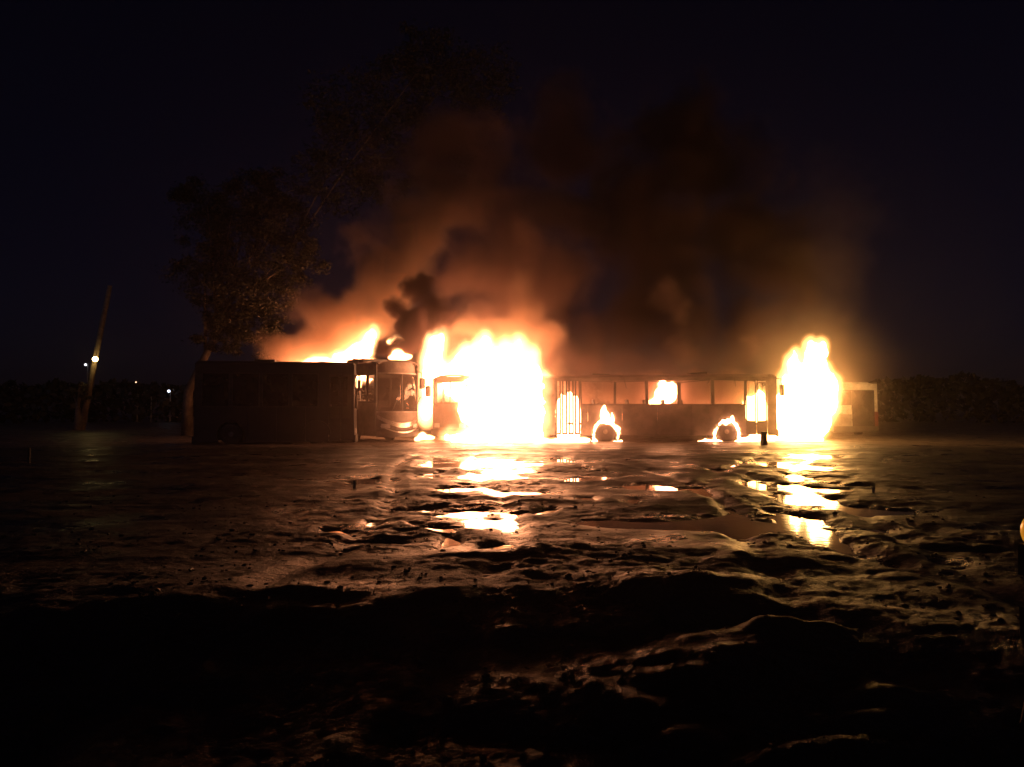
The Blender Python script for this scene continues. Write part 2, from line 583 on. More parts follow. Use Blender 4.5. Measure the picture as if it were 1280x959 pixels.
def curved_strip(L_, W_, bulge, zf0, zf1, thick=0.06, y0=-1.0, y1=1.0, n=18, lean=0.0, proud=0.0, zref=0.0):
    """Strip of the bowed front: y0..y1 are fractions of the half width, zf0/zf1 give its lower and upper edge."""
    bm = bmesh.new()
    rows = []
    for i in range(n + 1):
        t = y0 + (y1 - y0) * i / n
        y = t * W_ / 2
        base = L_ - bulge * abs(t) ** 2.6 + proud
        za, zb = zf0(t), zf1(t)
        xa, xb = base - lean * (za - zref), base - lean * (zb - zref)
        rows.append([bm.verts.new((xa, y, za)), bm.verts.new((xb, y, zb)),
                     bm.verts.new((xb - thick, y * .97, zb)), bm.verts.new((xa - thick, y * .97, za))])
    for i in range(n):
        a, b = rows[i], rows[i + 1]
        for k in range(4):
            bm.faces.new((a[k], b[k], b[(k + 1) % 4], a[(k + 1) % 4]))
    bm.faces.new(rows[0])
    bm.faces.new(rows[-1][::-1])
    return bm


def const(v):
    return lambda t: v


def wheel_into(bus, x, side, Wd, Rw, wz):
    w = bpy.data.objects.new('wheel', None)
    w.location = (x, side * (Wd / 2 - 0.17), wz)
    link(w, bus)
    s = side
    prof = [(Rw * .58, -.13), (Rw * .93, -.14), (Rw, -.10), (Rw, .10), (Rw * .93, .14), (Rw * .58, .13)]
    obj('tyre', lathe_y(bmesh.new(), prof, 32), M['rubber'], w, smooth=True)
    prof = [(Rw * .57, -.10 * s), (Rw * .57, .10 * s), (Rw * .52, .11 * s), (Rw * .45, .03 * s), (Rw * .25, .05 * s), (Rw * .22, .15 * s), (Rw * .08, .16 * s)]
    obj('rim', lathe_y(bmesh.new(), prof, 24), M['rim'], w, smooth=False)
    bm = bmesh.new()
    for k in range(8):
        a = 2 * math.pi * k / 8
        px, pz = Rw * .36 * math.cos(a), Rw * .36 * math.sin(a)
        tube(bm, [(px, .03 * s, pz), (px, .09 * s, pz)], .025, 6)
    obj('wheel_nuts', bm, M['black_metal'], w)
    return w


def make_bus(name, label, loc, rz, L_, H, spec, group='buses burnt on the lot'):
    Wd = spec.get('W', 2.5)
    hw = Wd / 2
    cl = spec.get('clear', 0.32)
    fl = spec.get('floor', 0.95)
    sill, wtop = spec['sill'], spec['wtop']
    paint = M[spec.get('paint', 'soot_paint')]
    trim = M[spec.get('trim', 'black_metal')]
    Rw, wz = spec.get('Rw', .5), spec.get('Rw', .5) - 0.02
    wheels = spec['wheels']
    bulge = spec.get('bulge', .18)
    bus = empty(name, loc, rz, label, 'bus', group)
    # floor pan and inner floor
    bm = bx(0.1, L_ - bulge - .05, -hw + .38, hw - .38, fl - .12, fl)
    obj('floor', bm, M['interior'], bus)
    bm = bx(1.0, L_ - 1.0, -.45, .45, cl + .1, fl - .13)
    for wx in wheels:
        tube(bm, [(wx, -hw + .3, wz), (wx, hw - .3, wz)], .09, 8)
    obj('chassis', bm, M['black_metal'], bus)
    # roof: arched section swept along the length
    sec = []
    for i in range(13):
        t = -1 + 2 * i / 12
        sec.append((t * (hw - .01), H - .16 * abs(t) ** 4 - .03 * t * t))
    for i in range(12, -1, -1):
        t = -1 + 2 * i / 12
        sec.append((t * (hw - .05), H - .07 - .16 * abs(t) ** 4 - .03 * t * t))
    obj('roof', prism_yz(bmesh.new(), sec, 0.03, L_ - bulge * .55 - .1), paint, bus, smooth=False)
    for (x0, x1, w_, h_) in spec.get('hatches', []):
        obj('roof_hatch', bx(x0, x1, -w_ / 2, w_ / 2, H - .03, H + h_), trim, bus, bevel=.03)
    for side, ops in ((-1, spec['right']), (1, spec['left'])):
        ya, yb = (side * hw, side * (hw - .06)) if side > 0 else (-hw, -hw + .06)
        ylo, yhi = min(ya, yb), max(ya, yb)
        doors = sorted([o for o in ops if o[0] == 'door'], key=lambda o: o[1])
        wins = sorted([o for o in ops if o[0] == 'win'], key=lambda o: o[1])
        # lower panels between doors, split into skin panels at the pillars
        xlim = L_ - bulge - .02
        cuts = [0.0]
        for d in doors:
            cuts += [d[1], d[2]]
        cuts.append(xlim)
        for a, b in zip(cuts[::2], cuts[1::2]):
            if b - a < .05:
                continue
            seams = [a] + [s for s in spec.get('seams', []) if a + .3 < s < b - .3] + [b]
            for s0, s1 in zip(seams, seams[1:]):
                bm = prism_xz(bmesh.new(), arch_outline(s0 + .006, s1 - .006, cl, sill - .04, [(w, wz) for w in wheels], Rw + .13), ylo, yhi)
                obj('side_panel', bm, paint, bus)
        for w in wheels:      # the arch lips
            bm = bmesh.new()
            pts = [(w + (Rw + .12) * math.cos(t), side * (hw + .012), wz + (Rw + .12) * math.sin(t)) for t in [math.pi * k / 16 for k in range(17)]]
            tube(bm, pts, .025, 6)
            obj('wheel_arch_lip', bm, trim, bus)
        obj('waist_rail', bx(.01, xlim, ylo - .012, yhi + .012, sill - .04, sill) if not doors else
            _rail(doors, xlim, ylo - .012, yhi + .012, sill - .04, sill), trim, bus)
        obj('cove_panel', bx(.01, xlim, ylo + .002, yhi - .002, wtop, H - .17), paint, bus)
        edges = sorted({round(v, 3) for o in wins for v in o[1:3]} | {round(v, 3) for d in doors for v in d[1:3]} | {0.0, xlim})
        spans = [(o[1], o[2]) for o in wins] + [(d[1], d[2]) for d in doors]
        gaps, p = [], 0.0
        for a, b in sorted(spans):
            if a - p > .02:
                gaps.append((p, a))
            p = max(p, b)
        if xlim - p > .02:
            gaps.append((p, xlim))
        for a, b in gaps:
            obj('window_pillar', bx(a, b, ylo + .004, yhi - .004, sill, wtop), trim if b - a < .4 else paint, bus)
        for o in wins:
            x0, x1 = o[1], o[2]
            t = .035
            bm = bmesh.new()
            box(bm, x0 + .003, x1 - .003, ylo - .006, yhi - .01, sill + .003, sill + t)
            box(bm, x0 + .003, x1 - .003, ylo - .006, yhi - .01, wtop - t, wtop - .003)
            box(bm, x0 + .003, x0 + t, ylo - .006, yhi - .01, sill + t, wtop - t)
            box(bm, x1 - t, x1 - .003, ylo - .006, yhi - .01, sill + t, wtop - t)
            if spec.get('slider'):
                zm = wtop - (wtop - sill) * .33
                box(bm, x0 + t, x1 - t, ylo - .002, yhi - .014, zm - .015, zm + .015)
            wf = obj('window', bm, trim, bus)
            if spec.get('pane'):
                obj('pane', bx(x0 + t - .004, x1 - t + .004, (ylo + yhi) / 2 - .004, (ylo + yhi) / 2 + .004, sill + t - .004, wtop - t + .004),
                    M[spec['pane']], wf)
        for d in doors:
            x0, x1, leaves = d[1], d[2], d[3]
            dr = bpy.data.objects.new('door', None)
            link(dr, bus)
            wl = (x1 - x0) / leaves
            sw = .085 if leaves > 2 else .05
            for k in range(leaves):
                a, b = x0 + k * wl + .02, x0 + (k + 1) * wl - .02
                zb, zt = cl + .03, wtop + .02
                bm = bmesh.new()
                for (p0, p1, q0, q1) in ((a, a + sw, zb, zt), (b - sw, b, zb, zt), (a + sw, b - sw, zb, zb + .1), (a + sw, b - sw, zt - .09, zt)):
                    box(bm, p0, p1, ylo + .01, yhi - .01, q0, q1)
                if d[4]:
                    box(bm, a + sw, b - sw, ylo + .015, yhi - .02, zb + .1, d[4])
                obj('door_leaf', bm, trim, dr)
    # wheels
    for w in wheels:
        for side in (-1, 1):
            wheel_into(bus, w, side, Wd, Rw, wz)
    # tail
    bm = bmesh.new()
    box(bm, 0, .06, -hw + .06, hw - .06, cl, sill - .1)
    box(bm, 0, .06, -hw + .06, hw - .06, wtop + .05, H - .17)
    for s in (-1, 1):
        box(bm, 0, .06, s * (hw - .3) - .24, s * (hw - .3) + .24, sill - .1, wtop + .05)
    obj('tail_panel', bm, paint, bus)
    for s in (-1, 1):
        obj('tail_lamp', bx(-.03, .0, s * (hw - .28) - .1, s * (hw - .28) + .1, 1.0, 1.4), M['red_paint'], bus, bevel=.02)
    obj('rear_bumper', bx(-.1, 0.0, -hw + .04, hw - .04, cl - .04, cl + .26), trim, bus, bevel=.04)
    # front
    wz0, wz1 = spec['ws']          # windscreen bottom and top
    lean = spec.get('lean', .03)
    obj('front_panel', curved_strip(L_, Wd, bulge, const(cl + .1), const(wz0 - .03), .07, lean=lean), M[spec.get('front_paint', spec.get('paint', 'soot_paint'))], bus, smooth=False)
    obj('destination_box', curved_strip(L_, Wd, bulge, const(wz1 + .03), const(H - .1), .3, lean=lean * 1.5), M[spec.get('front_paint', spec.get('paint', 'soot_paint'))], bus, bevel=.04)
    bm = bmesh.new()
    for z in ((wz0 - .03, wz0 + .04), (wz1 - .04, wz1 + .03)):
        tmp = curved_strip(L_, Wd, bulge, const(z[0] + .002), const(z[1] - .002), .08, lean=lean, proud=.01)
        tm = bpy.data.meshes.new('t')
        tmp.to_mesh(tm)
        tmp.free()
        bm.from_mesh(tm)
        bpy.data.meshes.remove(tm)
    obj('windscreen_frame', bm, M[spec.get('ws_trim', spec.get('trim', 'black_metal'))], bus)
    for (a, b) in ((-1, -.93), (.93, 1.0)):
        obj('front_pillar', curved_strip(L_, Wd, bulge, const(wz0 + .04), const(wz1 - .04), .09, a, b, 3, lean=lean), trim, bus)
    if spec.get('ws_split', True):
        obj('windscreen_divider', curved_strip(L_, Wd, bulge, const(wz0 + .04), const(wz1 - .04), .05, .0, .03, 2, lean=lean), trim, bus)
    if spec.get('ws_glass'):
        for a, b in ((-.93, 0.0), (.03, .93)):
            obj('windscreen', curved_strip(L_, Wd, bulge, const(wz0 + .04), const(wz1 - .04), .012, a, b, 10, lean=lean, proud=-.02), M[spec['ws_glass']], bus, smooth=True)
        bm = bmesh.new()
        for y in (-.55, .5):
            x = L_ - .01
            tube(bm, [(x + .03, y * hw, wz0 + .02), (x + .02 - lean, (y + .35) * hw, wz0 + .75)], .018, 6)
        obj('wiper', bm, M['black_metal'], bus)
    for s in (-1, 1):
        hl = obj('headlight', curved_strip(L_, Wd, bulge, const(cl + .38), const(cl + .6), .05, .55 if s > 0 else -.85, .85 if s > 0 else -.55, 4, lean=lean, proud=.02), M['lamp_lens'], bus)
    obj('bumper', curved_strip(L_ + .06, Wd + .04, bulge, const(cl - .05), const(cl + .3), .12, lean=0), trim, bus, bevel=.02)
    for s in spec.get('mirrors', (-1, 1)):
        x, y = L_ - bulge, s * hw
        mr = obj('mirror', bx(x + .12, x + .28, y + s * .12 - .12, y + s * .12 + .12, wz1 - .75, wz1 - .2), M['black_metal'], bus, bevel=.05)
        obj('mirror_arm', tube(bmesh.new(), [(x, y - s * .1, wz1 + .12), (x + .18, y + s * .05, wz1 + .1), (x + .2, y + s * .12, wz1 - .2)], .025, 6), M['black_metal'], mr)
    for (x, yy) in spec.get('seats', []):
        st = bpy.data.objects.new('seat', None)
        st.location = (x, yy, fl)
        link(st, bus)
        obj('seat_cushion', bx(-.22, .22, -.42, .42, .38, .48), M['seat_fabric'], st, bevel=.03)
        obj('backrest', prism_xz(bmesh.new(), [(-.26, .48), (-.2, .48), (-.28, 1.15), (-.36, 1.15)], -.42, .42), M['seat_fabric'], st, bevel=.02)
        bm = bmesh.new()
        for y in (-.3, .3):
            tube(bm, [(0, y, 0), (0, y, .38)], .025, 6)
        obj('seat_leg', bm, M['black_metal'], st)
    for x in spec.get('poles', []):
        obj('grab_pole', tube(bmesh.new(), [(x, -.35, fl), (x, -.35, H - .12)], .018, 6), M['chrome'], bus)
    return bus


def _rail(doors, xlim, y0, y1, z0, z1):
    bm = bmesh.new()
    p = .01
    for d in doors:
        if d[1] - p > .05:
            box(bm, p, d[1], y0, y1, z0, z1)
        p = d[2]
    if xlim - p > .05:
        box(bm, p, xlim, y0, y1, z0, z1)
    return bm


# the long bus seen from its door side, fire in its windows and wheel arches
DY = 38.0
dx0 = P(678, 553, DY).x
dl = P(976, 553, DY).x - dx0


def dxp(px):
    return P(px, 553, DY).x - dx0


wd = [(727, 768), (769.5, 808), (810.5, 848), (851, 890), (893, 931)]
bus_d = make_bus('bus', 'long blackened bus side-on with flames in its windows and wheel arches', (dx0, DY + 1.25, 0.03), 0, dl, 3.45, dict(
    sill=1.86, wtop=3.12, wheels=(dxp(757), dxp(909)), Rw=.52, bulge=.16, ws=(1.35, 3.05),
    right=[('door', dxp(694), dxp(726), 4, 0)] + [('win', dxp(a), dxp(b)) for a, b in wd] + [('door', dxp(932.5), dxp(960), 2, 1.05)],
    left=[('win', .35 + 1.55 * k, 1.8 + 1.55 * k) for k in range(7)],
    seams=[dxp(735), dxp(778), dxp(822), dxp(866)], hatches=[(2.6, 3.5, .9, .1), (7.6, 8.5, .9, .1)],
    seats=[(x, y) for x in (2.9, 4.6, 5.5, 6.4, 7.3) for y in (-.75, .75)], poles=(1.2, 1.6, 6.0, 10.6)))



def warp_shell(bus, amp, zmin):
    """Heat-sagged metal: everything above zmin is bent out of true; loose ends hang from the roof edge."""
    for ch in bus.children:
        if ch.type != 'MESH' or ch.name.split('.')[0] not in ('roof', 'cove_panel', 'window_pillar', 'window', 'waist_rail', 'roof_hatch'):
            continue
        for v in ch.data.vertices:
            k = max(0.0, min(1.0, (v.co.z - zmin) / 1.2))
            n_ = noise.noise(Vector((v.co.x * .7, v.co.y * .3, 3.3)))
            m_ = noise.noise(Vector((v.co.x * .9, v.co.z * .8, 9.1)))
            v.co.z += k * amp * (n_ - .35)
            v.co.x += k * amp * .6 * m_
    return bus


warp_shell(bus_d, .16, 1.9)
for i, x in enumerate((1.9, 3.4, 4.1, 5.9, 8.3, 9.6)):
    rr_ = random.Random(i)
    ln = rr_.uniform(.18, .5)
    obj('hanging_strip', tube(bmesh.new(), [(x, -1.24, 3.14), (x + .04, -1.27, 3.14 - ln * .5), (x + rr_.uniform(-.12, .12), -1.25, 3.14 - ln)], [.02, .015, .01], 5), M['black_metal'], bus_d)

# dark bus side-on at the left
bp0, bp1 = P(242, 553, 34.5), P(446, 553, 35.9)
bang = math.atan2(bp1.y - bp0.y, bp1.x - bp0.x)
bl = math.hypot(bp1.x - bp0.x, bp1.y - bp0.y)
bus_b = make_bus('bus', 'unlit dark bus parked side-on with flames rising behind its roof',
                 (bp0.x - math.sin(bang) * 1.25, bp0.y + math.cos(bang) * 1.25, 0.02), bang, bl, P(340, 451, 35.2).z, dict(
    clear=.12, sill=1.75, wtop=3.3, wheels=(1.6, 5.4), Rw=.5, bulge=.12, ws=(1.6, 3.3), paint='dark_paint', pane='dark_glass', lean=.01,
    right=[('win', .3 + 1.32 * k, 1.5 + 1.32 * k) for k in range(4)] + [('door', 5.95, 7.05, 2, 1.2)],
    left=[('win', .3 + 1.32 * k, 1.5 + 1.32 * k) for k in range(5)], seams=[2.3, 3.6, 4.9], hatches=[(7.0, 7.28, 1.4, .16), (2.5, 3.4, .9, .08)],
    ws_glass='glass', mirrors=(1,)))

# coach whose rounded nose looks out between the dark bus and the big fire
ang = R(-47)
af = P(504, 553, 37.6)
aL = 11.0
bus_a = make_bus('bus', 'tall coach with a rounded nose between the dark bus and the biggest fire',
                 (af.x - math.cos(ang) * aL, af.y - math.sin(ang) * aL, 0.02), ang, aL, 4.08, dict(
    sill=2.0, wtop=3.35, wheels=(2.6, 8.2), Rw=.5, bulge=.5, ws=(1.5, 3.42), paint='soot_paint', front_paint='soot_paint', ws_trim='grey_paint', lean=.04,
    right=[('win', .4 + 1.55 * k, 1.85 + 1.55 * k) for k in range(6)] + [('win', 9.75, 10.35)],
    left=[('win', .4 + 1.55 * k, 1.85 + 1.55 * k) for k in range(6)] + [('win', 9.75, 10.35)],
    hatches=[(2.0, 4.2, 1.5, .2), (6.8, 8.4, 1.4, .16)], ws_glass='glass', mirrors=(1,), seats=[(8.6, .7), (8.6, -.7), (9.5, .65)], poles=(9.0,)))
obj('nose_trim', curved_strip(aL + .03, 2.5, .5, lambda t: .72 + .5 * t * t, lambda t: .95 + .42 * t * t, .06, -.97, .97, 18, lean=.03), M['chrome'], bus_a)
obj('lower_trim', curved_strip(aL + .07, 2.5, .5, lambda t: .46 + .38 * t * t, lambda t: .52 + .38 * t * t, .05, -.9, .9, 18, lean=.0), M['chrome'], bus_a)
obj('driver_screen', bx(aL - 1.05, aL - .98, -.1, .9, 1.2, 2.6), M['interior'], bus_a)

# bus swallowed by the biggest fire
cdir = Vector((-.6, -.8, 0))
crc = P(538, 553, 39.5)
cfc = Vector((crc.x, crc.y, 0)) + Vector((.8, -.6, 0)) * 1.25
cL = 10.5
cang = math.atan2(cdir.y, cdir.x)
bus_c = make_bus('bus', 'bus engulfed by the biggest fire, its dark front corner showing',
                 (cfc.x - cdir.x * cL, cfc.y - cdir.y * cL, 0.02), cang, cL, 3.4, dict(
    sill=1.8, wtop=3.05, wheels=(2.4, 8.3), Rw=.5, bulge=.15, ws=(1.95, 3.05),
    right=[('win', .4 + 1.6 * k, 1.9 + 1.6 * k) for k in range(5)] + [('door', 8.95, 10.1, 2, 1.1)],
    left=[('win', .4 + 1.6 * k, 1.9 + 1.6 * k) for k in range(6)], seams=[3.6, 5.2, 6.8], mirrors=(1, -1)))

# pale bus end-on at the right of the right-hand fire
EYd = 46.0
ex0, ex1 = P(1043, 553, EYd).x, P(1098, 553, EYd).x
EW = ex1 - ex0
EH = P(1060, 478, EYd).z
bus_e = make_bus('bus', 'pale white and red bus seen end-on just beyond the tall golden fire',
                 ((ex0 + ex1) / 2, EYd + 9.5, 0.02), R(-90), 9.5, EH, dict(
    W=EW, sill=1.7, wtop=2.8, wheels=(2.2, 7.2), Rw=.48, bulge=.06, ws=(1.0, 2.78), paint='white_paint', lean=.015,
    right=[('win', .4 + 1.45 * k, 1.75 + 1.45 * k) for k in range(6)], left=[('win', .4 + 1.45 * k, 1.75 + 1.45 * k) for k in range(6)],
    pane='dark_glass', ws_split=False, mirrors=()))
hwE = EW / 2
for f in (-1,):
    obj('panel', curved_strip(9.5, EW, .06, const(1.36), const(1.9), .05, -.97, -.2, 4, lean=.015, proud=.03), M['white_paint'], bus_e)
    obj('panel', curved_strip(9.5, EW, .06, const(.5), const(1.33), .05, -.97, -.2, 4, lean=.015, proud=.03), M['grey_paint'], bus_e)
    obj('dark_panel', curved_strip(9.5, EW, .06, const(.45), const(2.75), .05, -.17, .86, 6, lean=.015, proud=.035), M['dark_glass'], bus_e)
    obj('dark_panel', curved_strip(9.5, EW, .06, const(1.93), const(2.75), .05, -.97, -.2, 4, lean=.015, proud=.028), M['dark_glass'], bus_e)
    obj('corner_post', curved_strip(9.5, EW, .06, const(1.5), const(2.8), .06, .88, 1.0, 2, lean=.015, proud=.05), M['white_paint'], bus_e)
    tag(obj('corner_post', curved_strip(9.5, EW + .05, .06, const(.4), const(1.49), .08, .86, 1.0, 2, lean=.015, proud=.06), M['red_paint'], bus_e), 'red lower corner post')
    obj('top_band', curved_strip(9.5, EW, .06, const(2.84), const(EH - .12), .05, -1, 1, 8, lean=.015, proud=.04), M['white_paint'], bus_e)


# ------------------------------------------------------------------ smoke: density grids shaped from puffs
def smoke(name, label, puffs, mat, bias, dens, warp=1.6, wscale=.22, nscale=.35, namp=.9, vox=.2, thr=(0.0, .35), pad=1.5, blend=.06):
    pts = []
    for (px, py, r, Y, ry, s) in puffs:
        c = P(px, py, Y)
        pts.append((c, Vector((r[0] * Y / FPX, ry, r[1] * Y / FPX)), s))
    lo = Vector([min((c[i] - q[i]) for c, q, s in pts) - pad for i in range(3)])
    hi = Vector([max((c[i] + q[i]) for c, q, s in pts) + pad for i in range(3)])
    lo.z = max(lo.z, -.3)
    vd = bpy.data.volumes.new(name)
    o = link(bpy.data.objects.new(name, vd))
    vd.materials.append(M[mat])
    ng = bpy.data.node_groups.new(name, 'GeometryNodeTree')
    ng.interface.new_socket('Geometry', in_out='OUTPUT', socket_type='NodeSocketGeometry')
    N, L = ng.nodes, ng.links
    out = N.new('NodeGroupOutput')
    pos = N.new('GeometryNodeInputPosition')

    def vm(op, a, b=None, c=None):
        n = N.new('ShaderNodeVectorMath')
        n.operation = op
        for i, v in enumerate((a, b, c)):
            if v is None:
                continue
            if hasattr(v, 'is_output'):
                L.new(v, n.inputs[i])
            else:
                n.inputs[i].default_value = v
        return n.outputs['Value'] if op == 'LENGTH' else n.outputs['Vector']

    def mt(op, a, b=None, c=None, clamp=False):
        n = N.new('ShaderNodeMath')
        n.operation = op
        n.use_clamp = clamp
        for i, v in enumerate((a, b, c)):
            if v is None:
                continue
            if hasattr(v, 'is_output'):
                L.new(v, n.inputs[i])
            else:
                n.inputs[i].default_value = v
        return n.outputs[0]

    def nz(vec, scale, det, rough=.55):
        n = N.new('ShaderNodeTexNoise')
        n.inputs['Scale'].default_value = scale
        n.inputs['Detail'].default_value = det
        n.inputs['Roughness'].default_value = rough
        L.new(vec, n.inputs['Vector'])
        return n
    w = nz(pos.outputs[0], wscale, 3)
    wv = vm('SUBTRACT', w.outputs['Color'], (.5, .5, .5))
    p = vm('MULTIPLY_ADD', wv, (warp * 2, warp * 2, warp * 2), pos.outputs[0])
    acc = None
    for c, q, s in pts:
        inv = Vector((1 / q.x, 1 / q.y, 1 / q.z))
        d = vm('LENGTH', vm('MULTIPLY_ADD', p, tuple(inv), (-c.x * inv.x, -c.y * inv.y, -c.z * inv.z)))
        f = mt('MULTIPLY', mt('SUBTRACT', 1.0, d, clamp=True), s)
        acc = f if acc is None else mt('SMOOTH_MAX', acc, f, blend)
    n = nz(p, nscale, 6, .6)
    fld = mt('MULTIPLY_ADD', mt('SUBTRACT', n.outputs['Fac'], .5), namp, mt('SUBTRACT', acc, bias))
    # nothing outside the puffs
    mr = N.new('ShaderNodeMapRange')
    mr.interpolation_type = 'SMOOTHSTEP'
    mr.inputs['From Min'].default_value, mr.inputs['From Max'].default_value = thr
    mr.inputs['To Min'].default_value, mr.inputs['To Max'].default_value = 0.0, dens
    L.new(fld, mr.inputs['Value'])
    edge = mt('MULTIPLY', mt('SUBTRACT', acc, blend * .6), 6.0, clamp=True)
    den = mt('MULTIPLY', mr.outputs['Result'], edge)
    vc = N.new('GeometryNodeVolumeCube')
    L.new(den, vc.inputs['Density'])
    vc.inputs['Min'].default_value = lo
    vc.inputs['Max'].default_value = hi
    for ax, k in enumerate(('Resolution X', 'Resolution Y', 'Resolution Z')):
        vc.inputs[k].default_value = max(8, int((hi[ax] - lo[ax]) / vox))
    sm = N.new('GeometryNodeSetMaterial')
    sm.inputs['Material'].default_value = M[mat]
    L.new(vc.outputs[0], sm.inputs[0])
    L.new(sm.outputs[0], out.inputs[0])
    md = o.modifiers.new('smoke', 'NODES')
    md.node_group = ng
    if label:
        tag(o, label, 'smoke', None, 'stuff')
    return o


# puffs: px, py, (rx px, rz px), depth, ry m, strength
# ------------------------------------------------------------------ fires
def blob_mesh(name, blobs, voxel, inflate=0.0, amp=0.14, freq=1.3, seed=0, decim=None):
    """Union of flame tongues (px, py, rx px, rz px, depth Y, ry m) as one closed rough surface."""
    bm = bmesh.new()
    for (px, py, rx, rz, Y, ry) in blobs:
        c = P(px, py, Y)
        k = Y / FPX
        ax, az = rx * k + inflate, rz * k + inflate
        r = bmesh.ops.create_icosphere(bm, subdivisions=3, radius=1.0)
        for v in r['verts']:
            t = max(0.0, v.co.z)
            s = 1 - 0.45 * t * t
            v.co = Vector((c.x + v.co.x * ax * s, c.y + v.co.y * (ry + inflate) * s, c.z + v.co.z * az))
    me = bpy.data.meshes.new('tmp')
    bm.to_mesh(me)
    bm.free()
    o = bpy.data.objects.new('tmp', me)
    COL.objects.link(o)
    md = o.modifiers.new('r', 'REMESH')
    md.mode = 'VOXEL'
    md.voxel_size = voxel
    if decim:
        d2 = o.modifiers.new('s', 'SMOOTH')
        d2.iterations = 2
    dg = bpy.context.evaluated_depsgraph_get()
    ev = o.evaluated_get(dg)
    out = bpy.data.meshes.new_from_object(ev)
    bpy.data.objects.remove(o)
    bpy.data.meshes.remove(me)
    out.name = name
    off = Vector((seed * 7.1, seed * 3.3, seed * 1.7))
    for v in out.vertices:
        q = Vector((v.co.x * freq, v.co.y * freq, v.co.z * freq * .45)) + off
        d = noise.noise_vector(q) + .55 * noise.noise_vector(q * 2.3) + .3 * noise.noise_vector(q * 4.9)
        v.co += Vector((d.x, d.y, d.z * 1.2)) * amp
    for p in out.polygons:
        p.use_smooth = True
    out.materials.clear()
    return out


def fire(label, blobs, mat='flame', glow='flame_glow', voxel=.13, infl=.5, amp=.24, freq=1.3, seed=0, group='separate fires burning along the row of buses'):
    me = blob_mesh('fire', blobs, voxel, 0, amp, freq, seed)
    me.materials.append(M[mat])
    o = link(bpy.data.objects.new('fire', me))
    tag(o, label, 'fire', group)
    if glow:
        big = max(b[2] for b in blobs) > 15
        puffs = []
        for (px, py, rx, rz, Y, ry) in blobs:
            g = infl * FPX / Y
            puffs.append((px, py + rz * .0, (rx * .92 + g, rz + g * 1.15), Y, ry + infl, 1.0))
        f = smoke('flame_fringe', None, puffs, glow, 0.0, 1.0, warp=amp * 1.3, wscale=freq * .5, nscale=freq * .8, namp=.45, vox=max(.05, infl * .3), thr=(0.0, .5), pad=infl, blend=.0)
        f.parent = o
    return o


fire('biggest white-hot fire, swallowing the bus in the middle of the row', [
    (612, 500, 40, 50, 38.3, 1.0), (648, 505, 34, 46, 38.3, 1.0), (585, 472, 26, 34, 39.6, .9), (622, 462, 34, 28, 38.6, 1.0),
    (655, 472, 24, 26, 38.4, .9), (600, 446, 13, 16, 39.2, .5), (640, 447, 18, 14, 38.8, .6), (562, 476, 14, 22, 40.6, .6),
    (674, 515, 11, 24, 38.2, .5), (622, 538, 32, 16, 37.6, .9), (650, 540, 28, 15, 37.4, .9), (605, 548, 45, 7, 36.8, .9), (585, 446, 8, 12, 39.6, .4), (606, 432, 5, 12, 39.2, .25), (597, 436, 4, 10, 39.3, .25), (648, 434, 5, 11, 38.8, .25), (632, 437, 5, 10, 38.8, .25), (664, 450, 5, 12, 38.5, .25), (680, 482, 4, 12, 38.3, .25),
    (572, 546, 18, 6, 39.0, .6)], seed=1)
fire('narrow column of fire between the coach nose and the engulfed bus', [
    (536, 480, 8, 34, 41.5, .5), (541, 452, 11, 26, 41.5, .5), (545, 432, 10, 14, 41.3, .4), (550, 424, 6, 9, 41.2, .3), (533, 512, 7, 16, 41.5, .5)], seed=2, amp=.12)
fire('fire on the roof and rear of the coach, rising behind the dark bus', [
    (450, 438, 17, 10, 43.2, .6), (460, 426, 9, 12, 43.2, .4), (467, 417, 4, 8, 43.2, .3), (428, 446, 14, 6, 43.2, .6), (398, 450, 14, 3, 44.0, .6),
    (440, 456, 36, 8, 43.5, .7), (400, 462, 50, 12, 44.0, .8), (455, 462, 20, 14, 42.6, .6)], seed=3, amp=.18, infl=.3)
fire('small flame on the roof edge above the coach nose', [(500, 446, 16, 5, 38.6, .35), (497, 441, 8, 6, 38.6, .25)], seed=4, amp=.06, infl=.12, voxel=.07, mat='flame_low')
fire('wisp of flame in the smoke over the coach roof', [(492, 428, 9, 4, 41.5, .25), (498, 424, 7, 4, 41.5, .25)], seed=12, amp=.08, infl=.15, voxel=.07, mat='flame_low')
fire('tall golden fire leaping up in front of the long bus', [
    (1003, 528, 36, 26, 39.6, 1.0), (1008, 492, 30, 40, 39.6, 1.0), (1018, 459, 14, 24, 39.6, .6), (1019, 442, 12, 10, 39.6, .45), (984, 508, 15, 26, 39.4, .6),
    (991, 458, 6, 14, 39.6, .35), (1034, 500, 9, 26, 39.8, .5), (988, 546, 40, 8, 38.8, .9), (1030, 470, 8, 14, 39.7, .4), (1013, 433, 4, 8, 39.6, .2), (995, 450, 4, 12, 39.6, .25), (982, 480, 5, 14, 39.4, .25), (1026, 436, 4, 8, 39.6, .2), (1041, 482, 4, 14, 39.7, .25), (960, 548, 20, 5, 38.8, .6)],
    mat='flame_gold', glow='flame_glow_gold', seed=5, infl=.42, amp=.24)
fire('fire filling the front doorway of the long bus', [(946, 512, 15, 18, 39.2, .4), (937, 506, 7, 12, 39.3, .3), (950, 497, 6, 9, 39.2, .3), (956, 514, 7, 14, 39.2, .3), (970, 512, 4, 16, 39.3, .3)],
     mat='flame_gold', glow='flame_glow_gold', seed=6, amp=.14, infl=.22, voxel=.09)
fire('flame standing in the third window of the long bus', [(832, 494, 14, 13, 39.0, .35), (840, 487, 8, 11, 39.0, .3), (820, 503, 12, 5, 39.0, .35), (828, 480, 6, 6, 39.0, .2)],
     seed=7, amp=.09, infl=.12, voxel=.08)
